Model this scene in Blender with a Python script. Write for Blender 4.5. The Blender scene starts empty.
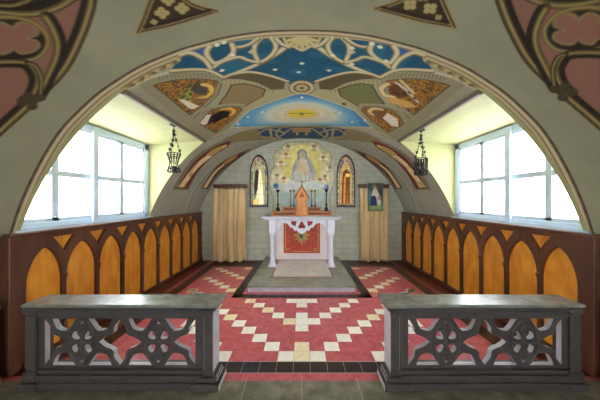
import bpy, math, random
import numpy as np
from mathutils import Vector, Matrix
random.seed(7); np.random.seed(7)
C = bpy.context.scene.collection
S = bpy.context.scene
PI = math.pi
H, F, CX, CY = 1.37, 245.0, 301.8, 200.0        # eye height, focal length and principal point
R, ZC = 2.46, 0.30                              # vault radius and centre height
YB = 5.55                                       # back wall
YA0, YA1 = 2.02, 3.73                           # dormers, from near to far
TH0 = math.radians(36.7); TH1 = math.radians(70.5)
XW = 2.33                                       # window plane
XP = 2.26                                       # panelling plane

# ------------------------------------------------------------------ materials
def lin(c):
    return tuple(((v/255)/12.92 if v/255 <= .04045 else ((v/255+.055)/1.055)**2.4) for v in c)
def mat(name, c, rough=.6, metal=0, noise=0, scale=8, c2=None, bump=0, bscale=60, spec=.5, detail=4, stretch=None, coat=0):
    m = bpy.data.materials.new(name); m.use_nodes = True
    nt = m.node_tree; b = nt.nodes['Principled BSDF']
    b.inputs['Roughness'].default_value = rough; b.inputs['Metallic'].default_value = metal
    b.inputs['Specular IOR Level'].default_value = spec
    b.inputs['Coat Weight'].default_value = coat
    col = lin(c)
    tc = nt.nodes.new('ShaderNodeTexCoord'); mp = nt.nodes.new('ShaderNodeMapping')
    nt.links.new(tc.outputs['Object'], mp.inputs['Vector'])
    if stretch: mp.inputs['Scale'].default_value = stretch
    if c2 is None and noise:
        c2 = [max(0, v*(1-noise)) for v in c]
    if c2 is not None:
        n = nt.nodes.new('ShaderNodeTexNoise'); n.inputs['Scale'].default_value = scale
        n.inputs['Detail'].default_value = detail; n.inputs['Roughness'].default_value = .65
        nt.links.new(mp.outputs[0], n.inputs['Vector'])
        r = nt.nodes.new('ShaderNodeValToRGB')
        r.color_ramp.elements[0].position = .36; r.color_ramp.elements[1].position = .64
        r.color_ramp.elements[0].color = (*lin(c2), 1); r.color_ramp.elements[1].color = (*col, 1)
        nt.links.new(n.outputs['Fac'], r.inputs[0]); nt.links.new(r.outputs[0], b.inputs['Base Color'])
    else:
        b.inputs['Base Color'].default_value = (*col, 1)
    if bump:
        n2 = nt.nodes.new('ShaderNodeTexNoise'); n2.inputs['Scale'].default_value = bscale
        nt.links.new(mp.outputs[0], n2.inputs['Vector'])
        bp = nt.nodes.new('ShaderNodeBump'); bp.inputs['Strength'].default_value = bump; bp.inputs['Distance'].default_value = .01
        nt.links.new(n2.outputs['Fac'], bp.inputs['Height']); nt.links.new(bp.outputs[0], b.inputs['Normal'])
    return m
def paint_mat(name, rough=.75, emit=0, spec=.3, coat=0):
    m = bpy.data.materials.new(name); m.use_nodes = True
    nt = m.node_tree; b = nt.nodes['Principled BSDF']
    b.inputs['Roughness'].default_value = rough; b.inputs['Specular IOR Level'].default_value = spec
    b.inputs['Coat Weight'].default_value = coat
    a = nt.nodes.new('ShaderNodeVertexColor'); a.layer_name = 'paint'
    nt.links.new(a.outputs['Color'], b.inputs['Base Color'])
    if emit:
        nt.links.new(a.outputs['Color'], b.inputs['Emission Color']); b.inputs['Emission Strength'].default_value = emit
    return m
def brick_mat(name, c1, c2, cm, w, h, mortar, rough=.8, axes='xz'):
    m = bpy.data.materials.new(name); m.use_nodes = True
    nt = m.node_tree; b = nt.nodes['Principled BSDF']; b.inputs['Roughness'].default_value = rough
    b.inputs['Specular IOR Level'].default_value = .3
    tc = nt.nodes.new('ShaderNodeTexCoord'); sp = nt.nodes.new('ShaderNodeSeparateXYZ'); cb = nt.nodes.new('ShaderNodeCombineXYZ')
    nt.links.new(tc.outputs['Object'], sp.inputs[0])
    nt.links.new(sp.outputs[{'x':0,'y':1,'z':2}[axes[0]]], cb.inputs[0]); nt.links.new(sp.outputs[{'x':0,'y':1,'z':2}[axes[1]]], cb.inputs[1])
    br = nt.nodes.new('ShaderNodeTexBrick'); br.inputs['Scale'].default_value = 1
    br.inputs['Brick Width'].default_value = w; br.inputs['Row Height'].default_value = h
    br.inputs['Mortar Size'].default_value = mortar; br.inputs['Mortar Smooth'].default_value = .3
    br.inputs['Color1'].default_value = (*lin(c1),1); br.inputs['Color2'].default_value = (*lin(c2),1); br.inputs['Mortar'].default_value = (*lin(cm),1)
    nt.links.new(cb.outputs[0], br.inputs['Vector'])
    n = nt.nodes.new('ShaderNodeTexNoise'); n.inputs['Scale'].default_value = 5; n.inputs['Detail'].default_value = 6
    mx = nt.nodes.new('ShaderNodeMix'); mx.data_type = 'RGBA'; mx.blend_type = 'MULTIPLY'; mx.inputs[0].default_value = .35
    nt.links.new(tc.outputs['Object'], n.inputs['Vector'])
    nt.links.new(br.outputs['Color'], mx.inputs[6]); nt.links.new(n.outputs['Fac'], mx.inputs[7])
    nt.links.new(mx.outputs[2], b.inputs['Base Color'])
    return m

M = {}
M['red'] = mat('red_tile', (206,104,110), .3, c2=(176,74,80), scale=14, detail=8, bump=.05, bscale=30)
M['red2'] = mat('maroon_border_and_shaded_red', (92,26,34), .35, noise=.3)  # side border, also red floor with shade put into its colour
M['pinkline'] = mat('pink_border', (170,90,100), .4, noise=.2)
M['cream'] = mat('cream_tile', (250,244,230), .35, noise=.05, scale=20)
M['cream2'] = mat('yellowed_tile', (246,228,186), .35, noise=.06, scale=20)
M['black'] = mat('black_tile', (54,42,40), .28, c2=(34,30,34), scale=9)
M['blue_tile'] = mat('dark_blue_tile', (48,48,66), .28, noise=.2, scale=9)
M['grout'] = mat('tile_grout', (214,190,186), .7)
M['flag'] = mat('stone_flag', (146,140,120), .5, c2=(100,94,80), scale=7, detail=8, bump=.15, bscale=25)
M['rail_stone'] = mat('dark_grey_cast_stone', (80,73,72), .36, c2=(68,62,61), scale=12, detail=6, spec=.5)
M['coping'] = mat('polished_grey_coping', (140,140,134), .25, c2=(112,110,100), scale=9, detail=6, spec=.6)
M['wood_dark'] = mat('dark_stained_wood', (106,62,44), .36, c2=(72,40,29), scale=6, stretch=(1,1,.25), detail=6)
M['wood_gold'] = mat('golden_grained_panel', (240,166,54), .34, c2=(214,130,32), scale=7, stretch=(1,1.6,.5), detail=9)
M['altar_white'] = mat('lavender_white_plaster', (222,220,232), .5, noise=.06, scale=6)
M['altar_back'] = mat('pinkish_white_panel', (240,222,222), .55, noise=.03)
M['frontal'] = mat('red_frontal_leather', (204,76,44), .5, c2=(172,52,30), scale=16)
M['gilt'] = mat('gilt', (224,184,92), .45, metal=0, noise=.25, scale=30)
M['gilt_green'] = mat('green_gilt', (170,168,104), .5, noise=.3, scale=30)
M['marble_g'] = mat('grey_green_marble', (158,158,140), .35, c2=(128,126,110), scale=5, detail=8)
M['marble_w'] = mat('white_marble', (226,224,216), .3, c2=(200,196,186), scale=4, detail=8)
M['marble_r'] = mat('russet_marble', (180,120,100), .35, noise=.2)
M['step_white'] = mat('lavender_step_riser', (196,194,208), .5, noise=.1)
M['oak'] = mat('honey_oak', (228,150,66), .4, c2=(198,116,44), scale=8, stretch=(1,1,.3), detail=6)
M['oak_dark'] = mat('carved_oak_inset', (120,58,26), .5, noise=.3, scale=30)
M['iron'] = mat('black_iron', (30,30,32), .4, metal=.6)
M['pewter'] = mat('grey_candle_metal', (92,104,104), .4, metal=.5)
M['curtain'] = mat('gold_beige_curtain', (240,212,164), .75, noise=.02, scale=4, bump=.05, bscale=200, spec=.2)
M['frame_blue'] = mat('pale_blue_window_paint', (214,234,255), .35)
M['yellow'] = mat('pale_yellow_paint', (172,170,122), .7, noise=.03, spec=.3)
M['pale_trim'] = mat('pale_trim_paint', (196,186,170), .6)
M['frame_dark'] = mat('dark_lead_frame', (58,50,56), .5)
M['sill'] = mat('pale_sill', (190,192,184), .6)
M['wall_b'] = brick_mat('painted_block_wall', (222,222,204), (212,214,196), (184,184,166), .30, .135, .005)
M['dado'] = mat('grey_dado_stone', (196,192,184), .45, noise=.15)
M['lantern'] = mat('wrought_iron', (34,34,36), .45, metal=.5)
M['paint'] = paint_mat('fresco_paint', .7)
M['paint_glass'] = paint_mat('painted_glass', .35, emit=.25)  # weak emission stands in for daylight coming through the glass
M['paint_pic'] = paint_mat('picture_paint', .5)
g = bpy.data.materials.new('frosted_pane'); g.use_nodes = True; nt = g.node_tree; nt.nodes.clear()
o_ = nt.nodes.new('ShaderNodeOutputMaterial'); mx = nt.nodes.new('ShaderNodeMixShader'); tr = nt.nodes.new('ShaderNodeBsdfTransparent'); tl = nt.nodes.new('ShaderNodeBsdfTranslucent')
tr.inputs[0].default_value = (.97,.97,.96,1); tl.inputs[0].default_value = (.95,.93,.9,1); mx.inputs[0].default_value = .25
nt.links.new(tr.outputs[0], mx.inputs[1]); nt.links.new(tl.outputs[0], mx.inputs[2]); nt.links.new(mx.outputs[0], o_.inputs[0])
M['pane'] = g

# ------------------------------------------------------------------ mesh helpers
class MB:
    def __init__(s): s.v=[]; s.f=[]; s.mi=[]; s.sm=[]
    def add(s, vs, fs, mi=0, smooth=False):
        n=len(s.v); s.v += [tuple(v) for v in vs]
        for f in fs: s.f.append([n+i for i in f]); s.mi.append(mi); s.sm.append(smooth)
    def box(s, x0,x1,y0,y1,z0,z1, mi=0, ch=0):
        if x1<x0: x0,x1=x1,x0
        if y1<y0: y0,y1=y1,y0
        if z1<z0: z0,z1=z1,z0
        if ch<=0:
            s.add([(x0,y0,z0),(x1,y0,z0),(x1,y1,z0),(x0,y1,z0),(x0,y0,z1),(x1,y0,z1),(x1,y1,z1),(x0,y1,z1)],
              [(0,3,2,1),(4,5,6,7),(0,1,5,4),(1,2,6,5),(2,3,7,6),(3,0,4,7)], mi); return
        c=ch; vs=[]; L=[(z0,c),(z0+c,0),(z1-c,0),(z1,c)]
        for z,i in L:
            a,b,d,e=x0+i,x1-i,y0+i,y1-i
            vs += [(a+c,d,z),(b-c,d,z),(b,d+c,z),(b,e-c,z),(b-c,e,z),(a+c,e,z),(a,e-c,z),(a,d+c,z)]
        fs=[tuple(reversed(range(8))), tuple(24+i for i in range(8))]
        for k in range(3):
            for i in range(8): j=(i+1)%8; fs.append((k*8+i,k*8+j,(k+1)*8+j,(k+1)*8+i))
        s.add(vs,fs,mi)
    def lathe(s, prof, x=0,y=0, seg=20, mi=0):
        vs=[];fs=[]
        for r,z in prof:
            for i in range(seg):
                a=2*PI*i/seg; vs.append((x+r*math.cos(a),y+r*math.sin(a),z))
        n=len(prof)
        for k in range(n-1):
            for i in range(seg): j=(i+1)%seg; fs.append((k*seg+i,k*seg+j,(k+1)*seg+j,(k+1)*seg+i))
        s.add(vs,fs,mi,True)
        s.add([vs[i] for i in range(seg)],[tuple(reversed(range(seg)))],mi); s.add(vs[-seg:],[tuple(range(seg))],mi)
    def tube(s, pts, r, seg=6, mi=0, closed=False):
        pts=[Vector(p) for p in pts]; n=len(pts); vs=[];fs=[]
        for i,p in enumerate(pts):
            a=pts[i-1] if (i>0 or closed) else p; b=pts[(i+1)%n] if (i<n-1 or closed) else p
            t=(b-a).normalized(); u=t.cross(Vector((0,0,1)))
            if u.length<1e-3: u=t.cross(Vector((0,1,0)))
            u.normalize(); w=t.cross(u)
            for k in range(seg):
                q=2*PI*k/seg; vs.append(p+u*r*math.cos(q)+w*r*math.sin(q))
        for i in range(n if closed else n-1):
            for k in range(seg):
                l=(k+1)%seg; j=(i+1)%n; fs.append((i*seg+k,i*seg+l,j*seg+l,j*seg+k))
        if not closed: fs += [tuple(reversed(range(seg))), tuple((n-1)*seg+k for k in range(seg))]
        s.add(vs,fs,mi,True)
    def prism(s, poly, axis, a, b, mi=0):      # poly extruded along axis from a to b
        n=len(poly)
        def P(p,t): return {'x':(t,p[0],p[1]),'y':(p[0],t,p[1]),'z':(p[0],p[1],t)}[axis]
        vs=[P(p,a) for p in poly]+[P(p,b) for p in poly]
        fs=[tuple(reversed(range(n))),tuple(range(n,2*n))]+[(i,(i+1)%n,n+(i+1)%n,n+i) for i in range(n)]
        s.add(vs,fs,mi)
    def build(s, name, mats, parent=None):
        me=bpy.data.meshes.new(name); me.from_pydata(s.v,[],s.f)
        for m in (mats if isinstance(mats,(list,tuple)) else [mats]): me.materials.append(m)
        me.polygons.foreach_set('material_index', s.mi); me.polygons.foreach_set('use_smooth', s.sm)
        import bmesh
        bm=bmesh.new(); bm.from_mesh(me); bmesh.ops.recalc_face_normals(bm, faces=bm.faces); bm.to_mesh(me); bm.free()
        me.update(); return link(name, me, parent)
def link(name, me, parent=None):
    o=bpy.data.objects.new(name, me); C.objects.link(o)
    if parent is not None:
        o.parent=parent; o.matrix_parent_inverse = Matrix.Translation(parent.location).inverted()
    return o
def empty(name, loc, label, cat, group=None):
    o=bpy.data.objects.new(name, None); C.objects.link(o); o.location=loc; o.empty_display_size=.1
    tag(o,label,cat,group); return o
def tag(o, label, cat, group=None):
    o['label']=label; o['category']=cat
    if group: o['group']=group
    return o
def struct(o, label=None):
    o['kind']='structure'
    if label: o['label']=label
    return o
def plate(name, outer, holes, depth, fn, material, parent=None, bevel=.004):
    """a flat plate with holes, outlined in 2D, given depth; fn maps (a,b,t) to world"""
    cu=bpy.data.curves.new(name+'_outline','CURVE'); cu.dimensions='2D'; cu.fill_mode='BOTH'
    cu.extrude=depth/2-bevel; cu.bevel_depth=bevel; cu.bevel_resolution=0; cu.offset=-bevel if bevel else 0
    for poly in [outer]+list(holes):
        sp=cu.splines.new('POLY'); sp.points.add(len(poly)-1)
        for p,q in zip(sp.points,poly): p.co=(q[0],q[1],0,1)
        sp.use_cyclic_u=True
    ob=bpy.data.objects.new(name,cu); C.objects.link(ob)
    dg=bpy.context.evaluated_depsgraph_get(); me=bpy.data.meshes.new_from_object(ob.evaluated_get(dg))
    bpy.data.objects.remove(ob); bpy.data.curves.remove(cu)
    for v in me.vertices: v.co=fn(v.co.x,v.co.y,v.co.z)
    import bmesh
    bm=bmesh.new(); bm.from_mesh(me); bmesh.ops.remove_doubles(bm,verts=bm.verts,dist=1e-5); bmesh.ops.recalc_face_normals(bm,faces=bm.faces); bm.to_mesh(me); bm.free()
    me.materials.clear(); me.materials.append(material); me.name=name
    for f_ in me.polygons: f_.use_smooth=False
    return link(name, me, parent)
def spl(pts, n=6, closed=False):
    P=[np.array(p,float) for p in pts]; out=[]; N=len(P)
    rng=range(N) if closed else range(N-1)
    for i in rng:
        p0=P[i-1] if (i>0 or closed) else P[0]; p1=P[i]; p2=P[(i+1)%N]; p3=P[(i+2)%N] if (i+2<N or closed) else P[-1]
        for k in range(n):
            t=k/n; out.append(.5*((2*p1)+(-p0+p2)*t+(2*p0-5*p1+4*p2-p3)*t*t+(-p0+3*p1-3*p2+p3)*t**3))
    if not closed: out.append(P[-1])
    return [tuple(p) for p in out]

# ------------------------------------------------------------------ painter: lays paint on the vertices of a surface, in metres
class Painter:
    def __init__(s,U,V,base,aa=.008):
        s.U=U.ravel(); s.V=V.ravel(); s.c=np.zeros((s.U.size,3)); s.c[:]=lin(base); s.aa=aa
    def _mix(s, idx, cov, col):
        col=np.array(lin(col)) if len(np.shape(col))==1 else col
        s.c[idx]=s.c[idx]*(1-cov[:,None])+col*cov[:,None]
    def _box(s, pts, pad):
        a=np.array(pts); return np.where((s.U>a[:,0].min()-pad)&(s.U<a[:,0].max()+pad)&(s.V>a[:,1].min()-pad)&(s.V<a[:,1].max()+pad))[0]
    def _dist(s, idx, pts, closed):
        x=s.U[idx]; y=s.V[idx]; d=np.full(idx.size,1e9); ins=np.zeros(idx.size,bool); n=len(pts)
        for i in range(n if closed else n-1):
            ax,ay=pts[i]; bx,by=pts[(i+1)%n]; dx,dy=bx-ax,by-ay; L=dx*dx+dy*dy+1e-12
            t=np.clip(((x-ax)*dx+(y-ay)*dy)/L,0,1); d=np.minimum(d,(x-ax-t*dx)**2+(y-ay-t*dy)**2)
            if closed and dy!=0:
                ins ^= ((ay>y)!=(by>y)) & (x < ax+(y-ay)*dx/dy)
        return np.sqrt(d),ins
    def stroke(s, pts, w, col, closed=False, alpha=1):
        idx=s._box(pts,w+s.aa)
        if not idx.size: return
        d,_=s._dist(idx,pts,closed); s._mix(idx,np.clip(.5+(w/2-d)/s.aa,0,1)*alpha,col)
    def poly(s, pts, col, alpha=1, soft=None, fleck=None):
        idx=s._box(pts,s.aa*2+(soft or 0))
        if not idx.size: return
        d,ins=s._dist(idx,pts,True); sd=np.where(ins,d,-d); cov=np.clip(.5+sd/(soft or s.aa),0,1)*alpha
        if fleck:
            c2,fs,th=fleck; n=vnoise(s.U[idx]*fs,s.V[idx]*fs)
            k=np.clip((n-th)*8,0,1)[:,None]; cc=np.array(lin(col))*(1-k)+np.array(lin(c2))*k
            s._mix(idx,cov,cc)
        else: s._mix(idx,cov,col)
    def ell(s, cx,cy,rx,ry,col,soft=None,alpha=1,ang=0):
        idx=s._box([(cx-max(rx,ry),cy-max(rx,ry)),(cx+max(rx,ry),cy+max(rx,ry))],.03)
        if not idx.size: return
        x=s.U[idx]-cx;y=s.V[idx]-cy; ca,sa=math.cos(ang),math.sin(ang); x,y=x*ca+y*sa,-x*sa+y*ca
        r=np.sqrt((x/rx)**2+(y/ry)**2); m=min(rx,ry); s._mix(idx,np.clip(.5+(1-r)*m/(soft or s.aa),0,1)*alpha,col)
def _h(i,j): 
    v=np.sin(i*127.1+j*311.7)*43758.5453; return v-np.floor(v)
def vnoise(x,y):
    i=np.floor(x);j=np.floor(y);fx=x-i;fy=y-j;fx=fx*fx*(3-2*fx);fy=fy*fy*(3-2*fy)
    return (_h(i,j)*(1-fx)+_h(i+1,j)*fx)*(1-fy)+(_h(i,j+1)*(1-fx)+_h(i+1,j+1)*fx)*fy
def grid_mesh(name, P, nu, nv, colors, material, keep=None, parent=None, smooth=True, extra=None):
    """P: (nu*nv,3) points row-major in v"""
    me=bpy.data.meshes.new(name); j,i=np.meshgrid(np.arange(nv-1),np.arange(nu-1),indexing='ij')
    a=(j*nu+i).ravel(); q=np.stack([a,a+1,a+nu+1,a+nu],1)
    if keep is not None: q=q[keep.ravel()]
    me.vertices.add(len(P)); me.vertices.foreach_set('co',np.ascontiguousarray(P,dtype=np.float32).ravel())
    me.loops.add(q.size); me.loops.foreach_set('vertex_index',q.ravel().astype(np.int32))
    me.polygons.add(len(q)); me.polygons.foreach_set('loop_start',(np.arange(len(q))*4).astype(np.int32)); me.polygons.foreach_set('loop_total',np.full(len(q),4,np.int32))
    me.update(); me.validate()
    me.polygons.foreach_set('use_smooth',np.full(len(me.polygons),smooth))
    at=me.color_attributes.new('paint','FLOAT_COLOR','POINT'); c=np.ones((len(P),4),np.float32); c[:,:3]=colors
    at.data.foreach_set('color',c.ravel()); me.materials.append(material)
    return link(name,me,parent)

# ------------------------------------------------------------------ the painted vault
def unp(px,py):                                  # where a sight line meets the vault: (arc length, y)
    dx=px-CX; dz=CY-py; a=dx*dx+dz*dz; hh=H-ZC; b=2*hh*dz; c=hh*hh-R*R
    t=(-b+math.sqrt(b*b-4*a*c))/(2*a); return (R*math.atan2(dx*t,hh+dz*t), F*t)
def U(pts): return [unp(*p) for p in pts]
def mir(pts): return [(-u,v) for u,v in pts]
step=.008
def seq(bounds):
    out=[]
    for a,b in zip(bounds[:-1],bounds[1:]): out += list(np.linspace(a,b,max(2,int(round((b-a)/step))+1))[:-1])
    return np.array(out+[bounds[-1]])
THM=math.radians(97)
us=seq([-THM*R,-TH1*R,-TH0*R,TH0*R,TH1*R,THM*R]); vs_=seq([.06,YA0,YA1,YB])
vs_=np.concatenate([np.linspace(-2.6,0.0,10),vs_])
UU,VV=np.meshgrid(us,vs_)
p=Painter(UU,VV,(150,149,122),.008)
x,y=p.U,p.V
# sanctuary stonework ground
sel=np.where(y>1.98)[0]; p.c[sel]=lin((160,157,130))
sel=np.where(y>3.6)[0]; p.c[sel]=lin((164,165,150))
bu=np.mod(x+ (np.floor(y/.30)%2)*.11,.22); bv=np.mod(y,.30)
ln=np.maximum(np.clip(1-np.abs(bu-.11)/.006,0,1),np.clip(1-np.abs(bv-.15)/.007,0,1))*(y>2.1)
p._mix(np.arange(x.size),ln*.35,(96,98,84))
nz=vnoise(x*3,y*3)*.6+vnoise(x*11,y*11)*.4
p.c*= (0.90+.2*nz)[:,None]
# arch moulding
outer=[(301.8,30.2),(290,30.3),(264.5,31.5),(230,36.3),(200,43.7),(180,49.5),(150,61.5),(133,70),(120,78),(98,93),(75,114),(58,133),(40,162),(24,195),(13,225),(7,250),(2,290),(0,330)]
mo=U(spl(outer,5))
def off(pts,d): return [(u,v+d) for u,v in pts]
for m in (mo,mir(mo)):
    p.poly(m+off(m,.11)[::-1],(176,160,122))
    p.stroke(off(m,.03),.02,(206,192,154)); p.stroke(off(m,.052),.008,(108,88,58)); p.stroke(off(m,.072),.018,(196,178,136)); p.stroke(off(m,.094),.008,(92,76,50))
    p.stroke(m,.014,(42,28,20)); p.stroke(off(m,.012),.009,(112,92,64))
# blue field of the crown
def both(fn,*a,**k):
    pts=U(a[0]); fn(pts,*a[1:],**k); fn(mir(pts),*a[1:],**k)
CREAM=(196,184,142); CREAMD=(112,98,66); BLUE=(24,84,110); STONE=(158,152,118)
blue=[(302,38.5),(264,38.5),(230,42),(206,47.5),(190,52),(180,55.5),(177,59),(174,66),(171,70),(195,69),(210,70.7),(224,77.5),(250,72),(267,75),(280,79),(290,84),(302,86)]
both(p.poly,blue,BLUE,fleck=((34,98,122),9,.5))
both(p.poly,[(190,52.5),(206,47.5),(212,46.5),(206,56)],(60,98,160))
# lower stone band with blocks, brown lancets, panels
both(p.poly,[(224,77),(232,75),(249,73),(267,76),(285,82),(284,89),(272,90),(258,83),(242,79.5),(228,79)],(94,82,54))
both(p.poly,[(228,79.5),(242,80),(258,84),(271,90),(286,90),(294,94),(280,99),(262,106),(246,112),(236,122),(229,130),(222,134),(214,134),(236,108),(219,106),(229,86),(222,83),(214,80),(196,77)],(172,164,122))
for k in range(15):
    a=(214+k*4.3,79.5+abs(k-6)*.4+k*.45); both(p.stroke,[(a[0],a[1]-2),(a[0]-1.5,a[1]+4)],.008,(104,98,70))
pl=U([(231.7,85),(243,83.6),(254,85.5),(265.5,89.7),(262.5,96.5),(246,106),(232,104.4),(219,104),(226,95)])
p.poly(pl,(140,120,82)); p.poly(mir(pl),(116,118,72))
for q in (pl,mir(pl)): p.stroke(q,.02,(70,62,40),closed=True)
# evangelist panels
up=[(154,85.5),(160,83.3),(175,80.2),(190,78.7),(205,79.2),(217,81),(219,86),(214,95),(205,103.5),(196,110.5),(190,115)]
lo=[(200,124),(204,116),(212,110),(225,107.3),(240,107.2),(242,110.5),(232,121),(216,133)]
for s_ in (1,-1):
    def A(pts,s_=s_): 
        q=U(pts); return q if s_==1 else mir(q)
    p.poly(A([(138,84),(150,77.5),(171,72),(195,70.5),(212,72.5),(224,79),(222,90),(212,101),(205,108),(214,108),(226,105),(244,104.5),(246,108),(236,122),(222,136),(205,142)]),(150,146,116))
    for k in range(16):
        a=160+k*3.9; yb=80.2-(1-((k-9)/9)**2)*3.4; p.stroke(A([(a,yb),(a-2,yb-4.5)]),.009,(108,104,80))
    p.poly(A(up),(166,118,46),fleck=((104,76,36),60,.45)); p.stroke(A(up),.016,(92,84,58),closed=True)
    p.poly(A(lo),(168,116,46),fleck=((112,78,36),50,.5)); p.stroke(A(lo),.016,(96,88,60),closed=True)
    p.stroke(A([(128,89),(150,77.5),(171,72),(195,70.5),(210,72),(224,78.5)]),.035,(196,188,156))
    p.stroke(A([(220,84),(216,95),(206,104.5),(192,117)]),.05,(146,142,112)); p.stroke(A([(221.5,84),(218,95),(208,105),(194,118.5)]),.012,(76,72,50))
    p.stroke(A([(196,113),(208,107.5),(224,104.5),(244,104.5)]),.035,(158,152,118)); p.stroke(A([(204,112.5),(214,108.5),(226,106.3),(242,106.3)]),.01,(80,74,50))
    if s_==1:
        p.poly(A([(180,101),(181,93),(187,88),(196,84),(199,88),(192,93),(192,101),(186,106)]),(150,150,70),fleck=((80,88,44),30,.45))
        p.poly(A([(194,84),(198,79.5),(200,84),(208,87),(206,95),(197,94),(190,90)]),(78,66,48),fleck=((60,74,90),24,.5))
        p.stroke(A(spl([(203,84.5),(210,86.5),(211.5,92),(206,97),(197,98.5)])),.05,(218,184,84))
        p.poly(A([(196,98),(207,98.5),(212,95),(207,101),(198,104),(190,103)]),(140,96,56))
        p.poly(A([(178.5,99.5),(184,99.5),(199,106),(194,109),(190,109)]),(226,216,196))
    else:
        p.stroke(A(spl([(216,84),(222,88),(219,95),(210,97)])),.05,(218,196,140)); 
        p.poly(A([(206,84),(214,86),(214,93),(205,98),(196,97),(198,89)]),(104,62,34),fleck=((70,40,26),24,.5))
        p.poly(A([(220,99),(208,98),(196,101),(186,107),(197,108),(210,104)]),(206,160,84))
        for k in range(5): p.stroke(A([(186+k*2.6,102-k*2.9),(197+k*2.6,91.5-k*2.2)]),.03,((212,200,190) if k%2==0 else (96,82,84)))
        p.stroke(A([(203,80.5),(197,86),(190,93)]),.035,(206,190,140))
    # lower panel figure
    p.stroke(A(spl([(222,109.5),(230,108.5),(234,112),(228,116)])),.05,(224,180,70) if s_==1 else (220,196,140))
    p.poly(A([(214,114),(222,110.5),(230,111.5),(229,116.5),(218,121),(207,125),(205,120)]),(40,30,30) if s_==1 else (120,84,50))
    p.poly(A([(200,123),(207,114.5),(211,115),(207,124),(203,125)]) if s_==1 else A([(206,119),(216,113),(221,118),(212,126),(205,127)]),(222,212,196))
    p.stroke(A([(128,92),(150,108),(175,124),(203,142)]),.02,(116,112,90)) 
    p.stroke(A([(126,90),(150,106),(175,122.3),(205,141)]),.012,(60,52,44))
# tracery ribs in the blue
def rib(pts,w=.045,cl=False):
    q=spl(pts,6,cl)
    for m in (U(q),mir(U(q))):
        p.stroke([(u,v+.008) for u,v in m],w+.016,CREAMD,closed=cl); p.stroke(m,w,CREAM,closed=cl); p.stroke([(u,v-.004) for u,v in m],w*.25,(222,212,172),closed=cl)
rib([(289,44.5),(275,54.5),(260,63),(245,69.5),(225.5,77)],.05)
rib([(261,38),(255.5,44),(254.3,52),(258.5,62)],.04); rib([(271,37.5),(275.5,44),(274.5,51),(268,58),(260,62.5)],.04)
rib([(276,38.5),(282,44),(289,47)],.035)
rib([(258,38),(250,43.8),(242,46.5),(235,46.7),(231,43.5)],.03)
rib([(209.7,46.5),(206.5,52),(209,58.5),(214,63),(221,61.3),(228,57.5),(233.5,51),(232,44.5)],.045)
rib([(211,69.5),(219.5,63),(230,59),(239.7,57),(248,60),(258,62.5)],.035)
rib([(180,55),(190.5,52.7),(204,59.5),(211,69)],.04); rib([(211,69.5),(200,70.3)],.02)
rib([(171,70.8),(195,69.4),(210,71),(224.5,78)],.035); rib([(224,77.5),(232,74.3),(249.5,72),(267.5,75),(288,81.5)],.035)
both(p.stroke,[(250,52),(254,49)],.03,CREAM); both(p.stroke,[(250,52),(254.5,54)],.03,CREAM)
for sx,sy in ((302,63.5),(275,69.7),(298.7,72.2),(329,70.5),(332.5,55.5),(352,64),(224,42.5),(217,45),(233,55),(222,70.5),(372,43.5),(380,47),(386,61),(352,48)):
    u,v=unp(sx,sy); p.ell(u,v,.022,.02,(236,232,200)); p.stroke([(u-.032,v),(u+.032,v)],.006,(190,200,190),alpha=.8)
# carved leafwork either side of the crown arch
for s_ in (1,-1):
    for k in range(16):
        px_=178-k*3.6; py_=60.5+k*1.75+ (k*k)*.012
        u,v=unp(px_,py_); u*=s_
        p.ell(u,v,.035,.018,[(190,174,120),(116,98,62),(150,134,90)][k%3],ang=.6*s_*(1 if k%2 else -1))
# crown medallion and shell
u0,v0=unp(CX,88); p.ell(0,v0,.165,.20,(120,104,70)); p.ell(0,v0,.15,.18,(196,180,132)); p.ell(0,v0,.105,.125,(92,76,50))
for k in range(8):
    a=k*PI/4; p.ell(.055*math.cos(a),v0+.065*math.sin(a),.028,.034,(186,168,118))
u0,v0=unp(CX,37); 
p.poly(U(spl([(282,38),(286,44),(294,48),(302,51.5),(310,48),(318,44),(322,38)])),CREAM); p.poly(U([(285,37.5),(288,43),(296,46.5),(302,49),(308,46.5),(316,43),(319,37.5)]),(92,78,48))
for k in range(7):
    a=PI*(k+.5)/7; p.stroke(U([(302,37.5),(302+14*math.cos(a),38.5+9*math.sin(a))]),.04,(206,188,132)); 
# dove panel
dv=[(302,93.5),(294,94.5),(282,98.5),(270,102.5),(258,107),(249.7,110),(240,119),(231,127.5),(245,127.3),(259.5,126.8),(277.5,126.6),(292,124.8),(302,124.2)]
both(p.poly,dv,(62,132,184),fleck=((92,158,200),7,.5))
uc,vc=unp(CX,113.5)
for i,(a,b,c_) in enumerate(((.92,.62,(110,172,202)),(.74,.52,(168,202,204)),(.60,.45,(226,222,190)),(.48,.38,(204,198,160)),(.38,.30,(228,222,196)))):
    p.ell(uc,vc,a,b,c_,soft=.10,alpha=.75)
for k in range(14):
    a=k*2*PI/14; p.ell(uc+.27*math.cos(a),vc+.25*math.sin(a),.06,.03,(206,198,160),ang=a+PI/2)
both(p.stroke,dv,.03,CREAM)
for k in range(12):
    a=k*2*PI/12; p.poly([(uc+.08*math.cos(a-.28),vc+.08*math.sin(a-.28)),(uc+.24*math.cos(a-.2),vc+.2*math.sin(a-.2)),(uc+.24*math.cos(a+.2),vc+.2*math.sin(a+.2)),(uc+.08*math.cos(a+.28),vc+.08*math.sin(a+.28))],(222,200,60))
p.ell(uc,vc,.24,.20,(224,200,64)); p.stroke([(uc-.19,vc-.03),(uc-.05,vc+.0),(uc+.05,vc+.0),(uc+.19,vc-.03)],.022,(92,96,84)); p.ell(uc,vc+.02,.035,.06,(110,116,104)); 
for sx,sy in ((248,117),(262,112),(238,124),(340,113),(365,120),(352,122),(302,97.5)):
    u,v=unp(sx,sy); p.ell(u,v,.02,.03,(230,236,226))
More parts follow.
